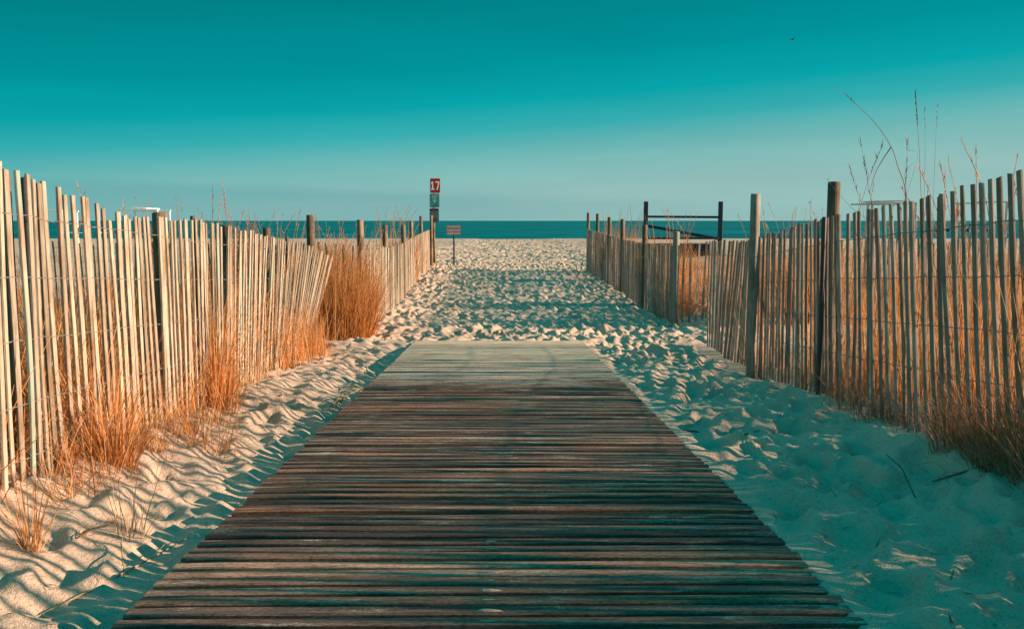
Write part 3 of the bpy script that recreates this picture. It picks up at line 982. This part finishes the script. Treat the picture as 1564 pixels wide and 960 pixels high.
clump_thing('brown grass clump spilling out under the shaded fence onto the sand', GRASS_UMBER,
    [tuft(q[0] + .02, q[1], .18, 420, (.15, .5), .35, .6, (.002, .005)), tuft(q[0] + .02, q[1] - .35, .18, 380, (.15, .5), .35, .6, (.002, .005)), tuft(q[0] + .02, q[1] + .4, .15, 220, (.1, .35), .35, .6, (.002, .005))], q)

# tall reeds over the shaded fence
def reed_px(pix, den, r0, label, head=.22, nh=30, hl=(.02, .05), side=None):
    a0, a1 = pix[0], pix[1]
    pix = [a0, tuple(.6 * u + .4 * v for u, v in zip(a0, a1)), tuple(.2 * u + .8 * v for u, v in zip(a0, a1))] + list(pix[1:])
    pts = [W(px, py, den) for px, py in pix]
    b = Vector((pts[0].x, pts[0].y, gz(pts[0].x, pts[0].y)))
    rel = [p - b for p in pts]
    rel[0] = Vector((0, 0, -.02))
    parts = stalk(b, rel, r0, head, nh, hl)
    if side:
        s = [W(px, py, den) for px, py in side]
        parts += stalk(s[0], [p - s[0] for p in s], .004, .1, 0)
    field('reed_stalk', STALKM, parts, label, cat='reed', group='tall reeds above the shaded fence', origin=b)

reed_px([(1392, 600), (1383, 290), (1372, 256), (1362, 226), (1340, 192), (1312, 163), (1287, 141)], 5.7, .0042, 'long dark reed arching over with its tip highest on the side of the tall post', .1, 10, (.01, .025), side=[(1361, 225), (1352, 238), (1338, 262), (1328, 293)])
reed_px([(1412, 600), (1408, 330), (1404, 230), (1398, 141)], 5.6, .0035, 'upright reed with a dense dark seed head, tallest of the reeds', .13, 60, (.015, .03))
reed_px([(1405, 600), (1411, 330), (1413, 230), (1412, 163)], 5.8, .0022, 'thin straight reed just beside the one with the dense seed head', .12, 10, (.01, .02))
reed_px([(1422, 600), (1425, 330), (1428, 240), (1432, 160)], 5.8, .0022, 'thin straight reed standing alone past the dense seed head', .1, 8, (.01, .02))
reed_px([(1300, 600), (1311, 330), (1330, 265), (1348, 222)], 5.6, .0028, 'reed leaning away from the tall post with a slim brown head', .2, 26)
reed_px([(1352, 600), (1334, 330), (1324, 270), (1314, 215)], 5.8, .0024, 'slender feathery reed rising between the tall post and the arching reed', .35, 26, (.03, .07))
reed_px([(1340, 600), (1318, 320), (1305, 280), (1298, 255)], 5.8, .0022, 'short bent feathery reed right beside the tall post', .3, 22, (.02, .05))
reed_px([(1390, 600), (1383, 330), (1384, 270), (1386, 215)], 5.9, .0022, 'feathery reed with open plume under the dense seed head', .4, 30, (.03, .07))
reed_px([(1440, 600), (1402, 330), (1362, 345), (1310, 325), (1262, 273)], 5.5, .0030, 'broken reed lying slantwise across the tall round post', .1, 4, (.01, .02))
reed_px([(1365, 600), (1368, 350), (1401, 244), (1389, 229)], 5.8, .0016, 'hair-thin reed bending over sharply at its tip', .1, 3, (.01, .02))


# ------------------------------------------------------------------ signs
def plate(parent, name, cx, cz, w, h, mat, y=0, th=.006, r=.03, rotz=0, label=None):
    mb = MB(); k = 5; ol = []
    for (sx, sz, a0) in ((1, -1, -90), (1, 1, 0), (-1, 1, 90), (-1, -1, 180)):
        for i in range(k + 1):
            a = rad(a0 + 90 * i / k)
            ol.append((sx * (w / 2 - r) + r * math.cos(a), sz * (h / 2 - r) + r * math.sin(a)))
    mb.prism(ol, -th / 2, th / 2)
    o = mb.build(name, mat, parent, (cx, y, cz))
    o.rotation_euler = (0, 0, rotz)
    if label: o['label'] = label
    return o


def poly(parent, name, outline_sets, mat, y=-.0045, th=.002):
    mb = MB()
    for ol in outline_sets: mb.prism(ol, y - th / 2, y + th / 2)
    return mb.build(name, mat, parent)


def rect(x0, z0, x1, z1): return [(x0, z0), (x1, z0), (x1, z1), (x0, z1)]


def make_number_sign():
    b = W(663.0, 402, 32.2)
    bx, by = b.x, b.y; bz = gz(bx, by)
    root = empty('beach_entrance_sign', (bx, by, bz))
    tag(root, 'tall post with stacked plates topped by a red 17 plate, at the fence end', 'sign')
    s = 32.2 / FPX
    zp = lambda py: W(663, py, 32.2).z - bz
    mb = MB(); mb.tube([(0, .045, -.4), (0, .045, 1.5), (0.01, .045, zp(276))], [.052, .05, .046], 12)
    mb.build('post', POSTW, root, smooth=True)
    # number plate
    cx = (665.7 - 663) * s
    w, h = 15.6 * s, 22.6 * s
    edge = plate(root, 'number_plate', cx, zp(284), w, h, SIGNW, 0, .006, .035, rad(11))
    face = plate(edge, 'red_face', 0, 0, w - .022, h - .022, REDP, -.0042, .0025, .028)
    a = h * .285
    one = [[(-.115, a), (-.095, a), (-.068, a)] + [(-.068, -a + .05), (-.035, -a + .05), (-.035, -a), (-.155, -a), (-.155, -a + .05), (-.118, -a + .05), (-.118, a - .075), (-.15, a - .10), (-.15, a - .05)]]
    one = [[(-.112, a), (-.068, a), (-.068, -a + .048), (-.03, -a + .048), (-.03, -a), (-.150, -a), (-.150, -a + .048), (-.114, -a + .048), (-.114, a - .085), (-.150, a - .105), (-.150, a - .05)]]
    seven = [[(.002, a), (.150, a), (.150, a - .045), (.088, -a), (.036, -a), (.098, a - .052), (.002, a - .052)]]
    poly(edge, 'numeral', one, SIGNW, -.0068, .002); poly(edge, 'numeral', seven, SIGNW, -.0068, .002)
    # teal plate
    p2 = plate(root, 'teal_plate', (664.6 - 663) * s, zp(306.6), 15 * s, 21.4 * s, SIGNW, 0, .006, .035, rad(9))
    plate(p2, 'teal_face', 0, 0, 15 * s - .02, 21.4 * s - .02, SIGNT, -.0042, .0025, .028)
    pr = random.Random(8)
    poly(p2, 'faded_print', [rect(-.11 + pr.uniform(0, .05), .16 - i * .035, .04 + pr.uniform(0, .07), .172 - i * .035) for i in range(6)] + [rect(-.03, -.06, .03, .03)], paint_material('faded_print', (.16, .36, .36), (.1, .3, .3), .4), -.0066, .0016)
    poly(p2, 'dark_symbol', [rect(-.045, -.185, -.01, -.15), rect(.03, -.18, .065, -.14)], INKM, -.0066, .0016)
    # lower plate
    p3 = plate(root, 'notice_plate', (663.9 - 663) * s, zp(329.3), 14.6 * s, 21.8 * s, SIGNG, 0, .006, .03, rad(-8))
    hw, hh = 14.6 * s / 2, 21.8 * s / 2
    poly(p3, 'maroon_band', [rect(-hw + .012, hh - .085, hw - .012, hh - .012)], MAROON, -.0045, .002)
    poly(p3, 'orange_figure', [[(-.04, .03), (.03, .05), (.10, .15), (.125, .16), (.115, .185), (.07, .165), (.01, .10), (-.05, .07)], [(-.05, -.03), (.03, -.02), (.02, .025), (-.045, .025)]], ORANGE, -.0045, .0016)
    poly(p3, 'small_print', [rect(-.12, -.08 - i * .028, .08 + pr.uniform(0, .05), -.071 - i * .028) for i in range(5)], INKM, -.0045, .0016)


make_number_sign()


def text_part(parent, name, body, size, mat, loc, bold=.004):
    cu = bpy.data.curves.new(name, 'FONT')
    cu.body = body; cu.size = size; cu.align_x = 'CENTER'; cu.align_y = 'CENTER'; cu.extrude = .001; cu.offset = bold
    cu.space_character = 1.04
    cu.materials.append(mat)
    tmp = bpy.data.objects.new(name + '_outline', cu); COL.objects.link(tmp)
    dg = bpy.context.evaluated_depsgraph_get()
    me = bpy.data.meshes.new_from_object(tmp.evaluated_get(dg))
    bpy.data.objects.remove(tmp)
    if not me.materials: me.materials.append(mat)
    o = bpy.data.objects.new(name, me); COL.objects.link(o)
    o.parent = parent; o.location = loc; o.rotation_euler = (PI / 2, 0, 0)
    return o


def make_lifeguard_sign():
    b = W(693.4, 404, 31.6); bx, by = b.x, b.y; bz = gz(bx, by)
    root = empty('lifeguard_sign', (bx, by, bz))
    tag(root, 'small grey notice on a dark blue post standing alone on the beach', 'sign')
    s = 31.6 / FPX
    zp = lambda py: W(693, py, 31.6).z - bz
    zc = zp(351.3)
    mb = MB(); mb.bar((0, .035, -.4), (0, .035, zc + .05), .075, .05); mb.build('post', NAVY, root)
    w, h = 21.8 * s, 14.2 * s
    e = plate(root, 'board', -.3 * s, zc, w, h, MAROON, 0, .006, .03, rad(8))
    plate(e, 'board_face', 0, 0, w - .022, h - .022, SIGNG, -.0042, .0025, .024)
    text_part(e, 'lettering', 'LIFEGUARD', .083, TEXTR, (0, -.0066, .058), .0)
    text_part(e, 'lettering', 'NOT ON DUTY', .069, TEXTR, (0, -.0066, -.062), .0)


make_lifeguard_sign()


# ------------------------------------------------------------------ frames on the beach
def make_dark_frame():
    den = 38.0; s = den / FPX
    a = W(985.8, 372, den); b = W(1099.4, 372, den)
    z0 = gz(a.x, a.y)
    root = empty('timber_frame', (a.x, a.y, z0))
    tag(root, 'dark navy timber frame of two posts joined by a crossbar beside the path', 'frame')
    zt = W(985, 307.8, den).z - z0
    L_ = b.x - a.x; z1 = gz(b.x, b.y) - z0
    for x, zb in ((0, 0), (L_, z1)):
        mb = MB(); mb.bar((x, 0, zb - .5), (x, 0, zt), .165, .165, .008); mb.build('post', NAVY, root)
    zc = W(985, 330.8, den).z - z0; zc2 = W(985, 331.6, den).z - z0
    mb = MB(); mb.bar((.084, 0, zc), (L_ - .084, 0, zc2), .07, .095, .006); mb.build('crossbar', NAVY, root)
    za = W(985, 345, den).z - z0; zb = W(985, 364.5, den).z - z0
    mb = MB(); mb.bar((.084, .13, za), (L_ - .084, .13, zb), .05, .12, .006); mb.build('brace', NAVY, root)
    zl = W(985, 363.5, den).z - z0
    mb = MB(); mb.bar((.084, -.13, zl), (L_ - .084, -.13, zl), .05, .10, .006); mb.build('rail', NAVY, root)
    mb = MB()
    mb.box((L_ * .45, .9, zl * .36), (L_ * .9, 1.3, zl * .72), .02)
    mb.build('crate', NAVY, root)


make_dark_frame()


def shade_frame(label, den, x0, x1, beam_y, slab, posts, mat, beam_px=2.4):
    s = den / FPX
    a = W(x0, beam_y, den); z0 = gz((a.x), a.y)
    root = empty('shade_frame', (a.x, a.y, z0))
    tag(root, label, 'shade frame', 'open shade frames standing on the beach')
    top = a.z - z0; Lx = (x1 - x0) * s; t = beam_px * s
    mb = MB(); mb.bar((-.02, 0, top), (Lx + .02, 0, top), .09, t, .006); mb.build('beam', mat, root)
    mb = MB(); mb.bar((-.02, 1.7, top - .02), (Lx + .02, 1.7, top - .02), .09, t, .006); mb.build('beam', mat, root)
    for px, back in posts:
        x = (px - x0) * s; y = 1.7 if back else 0
        mb = MB(); mb.bar((x, y, gz(a.x + x, a.y + y) - z0 - .4), (x, y, top - t / 2), .075, .075, .006); mb.build('post', mat, root)
    if slab:
        xa, xb, ya, yb = slab
        mb = MB(); z1 = W(0, ya, den).z - z0; z2 = W(0, yb, den).z - z0
        n = Vector(((xb - xa) * s, 0, z2 - z1))
        mb.bar(((xa - x0) * s, .85, z1), ((xb - x0) * s, .85, z2), 1.7, 2.2 * s, .008)
        mb.build('roof_board', mat, root)
    return root


shade_frame('white open timber frame with a tilted roof board beyond the sunlit fence', 45, 182, 240.5, 320.5, (199, 224, 317.2, 318.6), [(182.5, 0), (240, 0), (216.8, 1), (184, 1), (239, 1)], WHITE)
shade_frame('bare white beam frame cut off behind the nearest sunlit pickets', 45, 60, 94.5, 321.5, None, [(60, 0), (94, 0), (62, 1), (92, 1)], WHITE)
shade_frame('grey open timber frame with a roof board seen behind the tall reeds', 37, 1324.5, 1400, 310.2, (1343, 1380, 307.4, 306.6), [(1325.5, 0), (1399, 0), (1357.5, 1), (1390, 1)], GREYP)
shade_frame('bare grey beam frame showing between the last shaded pickets', 37, 1490, 1538.5, 308.3, None, [(1491, 0), (1538, 0), (1494, 1), (1534, 1)], GREYP)


# ------------------------------------------------------------------ far sea details
def make_jetty():
    root = empty('rock_jetty', (100, 262, SEAZ))
    tag(root, 'low dark rocks breaking the sea surface beyond the shaded fence', 'jetty')
    pr = random.Random(4)
    for i in range(11):
        px = 1402 + i * 11 + pr.uniform(-3, 3)
        c = W(px, 350, 262); c.z = SEAZ
        if pr.random() < .2: continue
        mb = MB(); n = 8; rx = pr.uniform(.7, 1.5); rz = pr.uniform(.45, 1.0)
        rings = []
        for k, (z, q) in enumerate(((-.5, 1), (.15, 1.05), (.6, .8), (.92, .4))):
            rings.append([(rx * q * math.cos(2 * PI * j / n) * pr.uniform(.85, 1.15), .9 * q * math.sin(2 * PI * j / n) * pr.uniform(.85, 1.15), z * rz) for j in range(n)])
        mb.ring_tube(rings)
        mb.build('rock', ROCKM, root, c - root.location, smooth=False)


make_jetty()

mb = MB(); pr = random.Random(6)
for (xa, xb, py, den) in ((92, 126, 356.6, 215), (146, 164, 356.4, 215), (50, 60, 357.2, 210)):
    a = W(xa, py, den); b = W(xb, py, den)
    n = 14; pts = []; rr = []
    for i in range(n + 1):
        t = i / n; p = a.lerp(b, t); pts.append((p.x, p.y + pr.uniform(-.2, .2), SEAZ + .12)); rr.append(.05 + .22 * math.sin(PI * t) * pr.uniform(.6, 1.1))
    mb.tube(pts, rr, 6)
tag(mb.build('surf_foam', FOAMM, smooth=True), 'thin white breaking wave near the shore seen through the sunlit pickets', kind='stuff')


# ------------------------------------------------------------------ bird
def make_bird():
    c = W(1210.5, 61, 60)
    root = empty('bird', c, rad(25))
    tag(root, 'tiny dark bird flying high in the clear sky', 'bird')
    mb = MB()
    mb.tube([(-.13, 0, 0), (-.09, 0, .005), (0, 0, 0), (.08, 0, .01), (.125, 0, .025), (.16, 0, .02)], [.008, .025, .042, .03, .024, .004], 8)
    for s in (1, -1):
        b = len(mb.v)
        for (x, y, z, t) in ((.06, .03, .02, .012), (-.05, .03, .02, .012), (.05, .14, .07, .008), (-.05, .14, .07, .008), (-.02, .26, .06, .003), (-.06, .25, .06, .003)):
            mb.v += [(x, s * y, z + t), (x, s * y, z - t)]
        for k in (0, 1):
            o = b + k * 4
            mb.f += [(o, o + 2, o + 6, o + 4), (o + 1, o + 5, o + 7, o + 3), (o, o + 4, o + 5, o + 1), (o + 2, o + 3, o + 7, o + 6)]
        mb.f += [(b + 8, b + 10, b + 11, b + 9), (b, b + 1, b + 3, b + 2)]
    mb.build('body', BIRDM, root)


make_bird()


# ------------------------------------------------------------------ driftwood and litter
def ground_px(px, py):
    """sand point under a photo pixel"""
    den = 3.0
    for _ in range(60):
        q = W(px, py, den)
        e = q.z - gz(q.x, max(q.y, .3))
        den *= 1 + max(-.3, min(.3, e * .5))
    q = W(px, py, den)
    return Vector((q.x, q.y, gz(q.x, q.y)))


def lying(name, pix, radii, mat, label, cat, lift=.01, twigs=0, group=None, lifts=None):
    P = [ground_px(*p) for p in pix]
    o0 = P[0].copy()
    mb = MB(); pts = []
    for i, p in enumerate(P):
        l = lifts[i] if lifts else lift
        pts.append(p + Vector((0, 0, l)) - o0)
    mb.tube(pts, radii, 6)
    pr = random.Random(len(label))
    for _ in range(twigs):
        i = pr.randrange(len(pts) - 1); t = pr.random()
        p = pts[i].lerp(pts[i + 1], t); a = pr.uniform(0, 2 * PI); l = pr.uniform(.05, .16)
        mid = p + Vector((math.cos(a) * l * .5, math.sin(a) * l * .5, pr.uniform(.0, .05)))
        mb.tube([p, mid, p + Vector((math.cos(a + .3) * l, math.sin(a + .3) * l, pr.uniform(.0, .07)))], [radii[i] * .5, radii[i] * .35, .001], 4)
    tag(mb.build(name, mat, None, o0, smooth=True), label, cat, group)


lying('driftwood_branch', [(1424, 739), (1460, 728), (1500, 716), (1562, 700)], [.002, .005, .0045, .003], TWIG, 'dark fallen branch at the foot of the straw grass by the shaded fence', 'branch', .012, 9)
lying('stick', [(1352, 716), (1376, 742), (1402, 768)], [.002, .0032, .0026], TWIG, 'straight dark stick poking out of the shaded sand', 'stick', .01, 0, lifts=[.05, .03, .0])
lying('stick', [(1014, 656), (1060, 660), (1110, 656), (1160, 659)], [.004, .006, .005, .003], TWIG, 'thin twig lying by the boardwalk edge on the shaded sand', 'stick', .008, 4)
lying('stick', [(60, 942), (130, 908), (200, 872), (290, 822)], [.0015, .003, .003, .0015], STRAW, 'long dry stem trailing across the sunlit sand to the boardwalk', 'stick', .008, 2)
lying('stick', [(190, 882), (186, 850), (192, 838)], [.002, .0025, .001], STRAW, 'short bent stem sticking up from the sunlit sand', 'stick', .02, 0, lifts=[0, .05, .07])

p = ground_px(514, 618)
parts = []
for k in range(9):
    a = random.uniform(-.3, .3)
    parts += stalk(p + Vector((random.uniform(-.05, .02), random.uniform(-.15, .05), 0)), [(0, 0, 0), (.03 + a * .1, .14, .05), (.10 + a * .2, .34, .06), (.20 + a * .2, .5, .02)], .003, .1, 0)
field('grass_bundle', GRASS_PALE, parts, 'bent pale grass blades draped over the boardwalk edge', cat='grass blades', origin=p)
p = ground_px(184, 868 - 45)
parts = []
for k in range(10):
    a = random.uniform(.1, .9)
    parts += stalk(ground_px(120 + random.uniform(-6, 6), 822 + random.uniform(-5, 5)), [(0, 0, .01), (.04 * math.cos(a), .04 * math.sin(a), .03), (.13 * math.cos(a), .13 * math.sin(a), .03 + random.uniform(0, .03))], .0018, .1, 0)
field('grass_bundle', GRASS_PALE, parts, 'small spray of pale straw lying on the sunlit sand', cat='grass blades', origin=ground_px(120, 822))

# loose straw over the sand on both sides
n = 420
xs_ = np.concatenate([rng.uniform(-1.95, -1.15, 260), rng.uniform(.98, 2.1, n - 260)])
ys_ = rng.uniform(2.1, 8.5, n)
zs_ = np.array([gz(a, b) for a, b in zip(xs_, ys_)]) + .006
lit = blades(np.stack([xs_, ys_, zs_], -1), rng.uniform(0, 2 * PI, n), rng.uniform(.03, .17, n), rng.uniform(1.25, 1.6, n), rng.normal(0, .3, n), rng.uniform(.002, .0045, n), 3)
field('straw_litter', GRASS_PALE, [lit], 'loose straw and grass bits littering the sand beside the boardwalk', kind='stuff')


n = 520
xs_ = np.concatenate([rng.uniform(-1.95, -1.1, 160), rng.uniform(1.0, 2.15, n - 160)])
ys_ = rng.uniform(2.0, 9.0, n)
zs_ = np.array([gz(a, b) for a, b in zip(xs_, ys_)]) + .004
lit = blades(np.stack([xs_, ys_, zs_], -1), rng.uniform(0, 2 * PI, n), rng.uniform(.012, .075, n), rng.uniform(1.1, 1.6, n), rng.normal(0, .4, n), rng.uniform(.003, .007, n), 3)
field('weed_litter', STALKM, [lit], 'dark bits of dead stem and weed scattered on the sand beside the boardwalk', kind='stuff')


# ------------------------------------------------------------------ light
EL, AZ = rad(16.5), rad(1.6)
S = Vector((math.cos(EL) * math.cos(AZ), -math.cos(EL) * math.sin(AZ), math.sin(EL)))
sun = bpy.data.lights.new('sun', 'SUN'); sun.energy = 5.0; sun.angle = rad(.5); sun.color = (1.0, .725, .52)
so = bpy.data.objects.new('sun', sun); COL.objects.link(so)
so.rotation_euler = S.to_track_quat('Z', 'Y').to_euler(); so.location = (30, -5, 20)

EXPO = 1.5
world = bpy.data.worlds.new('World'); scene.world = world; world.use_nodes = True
nt = world.node_tree
for n_ in list(nt.nodes): nt.nodes.remove(n_)
wo = nt.nodes.new('ShaderNodeOutputWorld')
bg = nt.nodes.new('ShaderNodeBackground')
sky = nt.nodes.new('ShaderNodeTexSky'); sky.sky_type = 'NISHITA'; sky.sun_disc = False
sky.sun_elevation = EL; sky.sun_rotation = rad(90) + AZ; sky.air_density = 1.0; sky.dust_density = .4; sky.ozone_density = 3.0
tc = N(nt, 'TexCoord'); sp = N(nt, 'SeparateXYZ'); L(nt, tc.outputs['Generated'], sp.inputs[0])


def lin(c):
    return tuple((v / 255 / 12.92) if v / 255 <= .04045 else ((v / 255 + .055) / 1.055) ** 2.4 for v in c)


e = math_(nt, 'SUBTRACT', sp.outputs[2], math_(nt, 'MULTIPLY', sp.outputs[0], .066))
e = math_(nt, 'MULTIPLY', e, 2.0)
stops = [(-.06, (150, 189, 184)), (.0, (150, 189, 184)), (.026, (147, 188, 183)), (.062, (122, 184, 181)), (.098, (55, 171, 174)), (.126, (8, 162, 168)), (.17, (0, 144, 151)), (.24, (0, 125, 131)), (.33, (0, 135, 146)), (.44, (0, 198, 214))]  # overhead stops, out of view, carry added teal brightness to fill the shadows
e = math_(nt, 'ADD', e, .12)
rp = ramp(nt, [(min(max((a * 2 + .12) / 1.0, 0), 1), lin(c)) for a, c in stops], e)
# pale bluish bank low over the water, and thin wisps
mp = N(nt, 'Mapping'); mp.inputs['Scale'].default_value = (2.2, 2.2, 26); L(nt, tc.outputs['Generated'], mp.inputs[0])
nz = noise(nt, mp.outputs[0], 1.6, 5, .6)
edge = math_(nt, 'ADD', .030, math_(nt, 'MULTIPLY', math_(nt, 'SUBTRACT', nz, .5), .012))
edge = math_(nt, 'SUBTRACT', edge, math_(nt, 'MULTIPLY', sp.outputs[0], .035))
bank_f = math_(nt, 'MULTIPLY', math_(nt, 'SUBTRACT', edge, sp.outputs[2]), 110.0, True)
bank_f = math_(nt, 'MULTIPLY', bank_f, ramp(nt, [(0, 1), (.45, .75), (.6, .35), (.75, .12)], math_(nt, 'ADD', sp.outputs[0], .5)).outputs[0])
c = mixc(nt, rp.outputs[0], lin((92, 160, 165)), math_(nt, 'MULTIPLY', bank_f, .5))
mp2 = N(nt, 'Mapping'); mp2.inputs['Scale'].default_value = (1.5, 1.5, 14); mp2.inputs['Rotation'].default_value = (0, rad(3), 0); L(nt, tc.outputs['Generated'], mp2.inputs[0])
c = mixc(nt, c, ramp(nt, [(.3, (.94, .95, .96)), (.7, (1.05, 1.04, 1.04))], noise(nt, mp2.outputs[0], 2.2, 6, .62)).outputs[0], 1.0, 'MULTIPLY')
# the physical sky, tinted to the same teal, adds its own brightening towards the sun
hs = N(nt, 'HueSaturation'); hs.inputs['Saturation'].default_value = 0.0; L(nt, sky.outputs[0], hs.inputs['Color'])
phys = mixc(nt, hs.outputs[0], (.02, .95, 1.0), 1.0, 'MULTIPLY')
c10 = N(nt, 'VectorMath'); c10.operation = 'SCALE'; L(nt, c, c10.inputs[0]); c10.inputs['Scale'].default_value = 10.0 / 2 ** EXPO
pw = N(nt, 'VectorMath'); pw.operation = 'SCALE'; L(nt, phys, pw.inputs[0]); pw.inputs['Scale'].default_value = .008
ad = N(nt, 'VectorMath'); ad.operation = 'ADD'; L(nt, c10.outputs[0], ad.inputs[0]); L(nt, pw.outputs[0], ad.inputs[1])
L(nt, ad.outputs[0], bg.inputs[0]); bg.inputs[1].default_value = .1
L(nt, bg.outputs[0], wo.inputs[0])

# ------------------------------------------------------------------ camera and view
cam = bpy.data.cameras.new('camera'); cam.sensor_width = 36; cam.lens = FPX / 1564 * 36
cam.clip_start = .05; cam.clip_end = 60000
co = bpy.data.objects.new('camera', cam); COL.objects.link(co)
co.location = (0, 0, CAMZ); co.rotation_euler = (PI / 2 - PITCH, 0, 0)
scene.camera = co
vs = scene.view_settings
vs.view_transform = 'Standard'; vs.look = 'None'; vs.exposure = EXPO; vs.gamma = 1; vs.use_curve_mapping = False
scene.cycles.max_bounces = 6; scene.cycles.diffuse_bounces = 3; scene.cycles.transparent_max_bounces = 4
scene.cycles.use_denoising = True
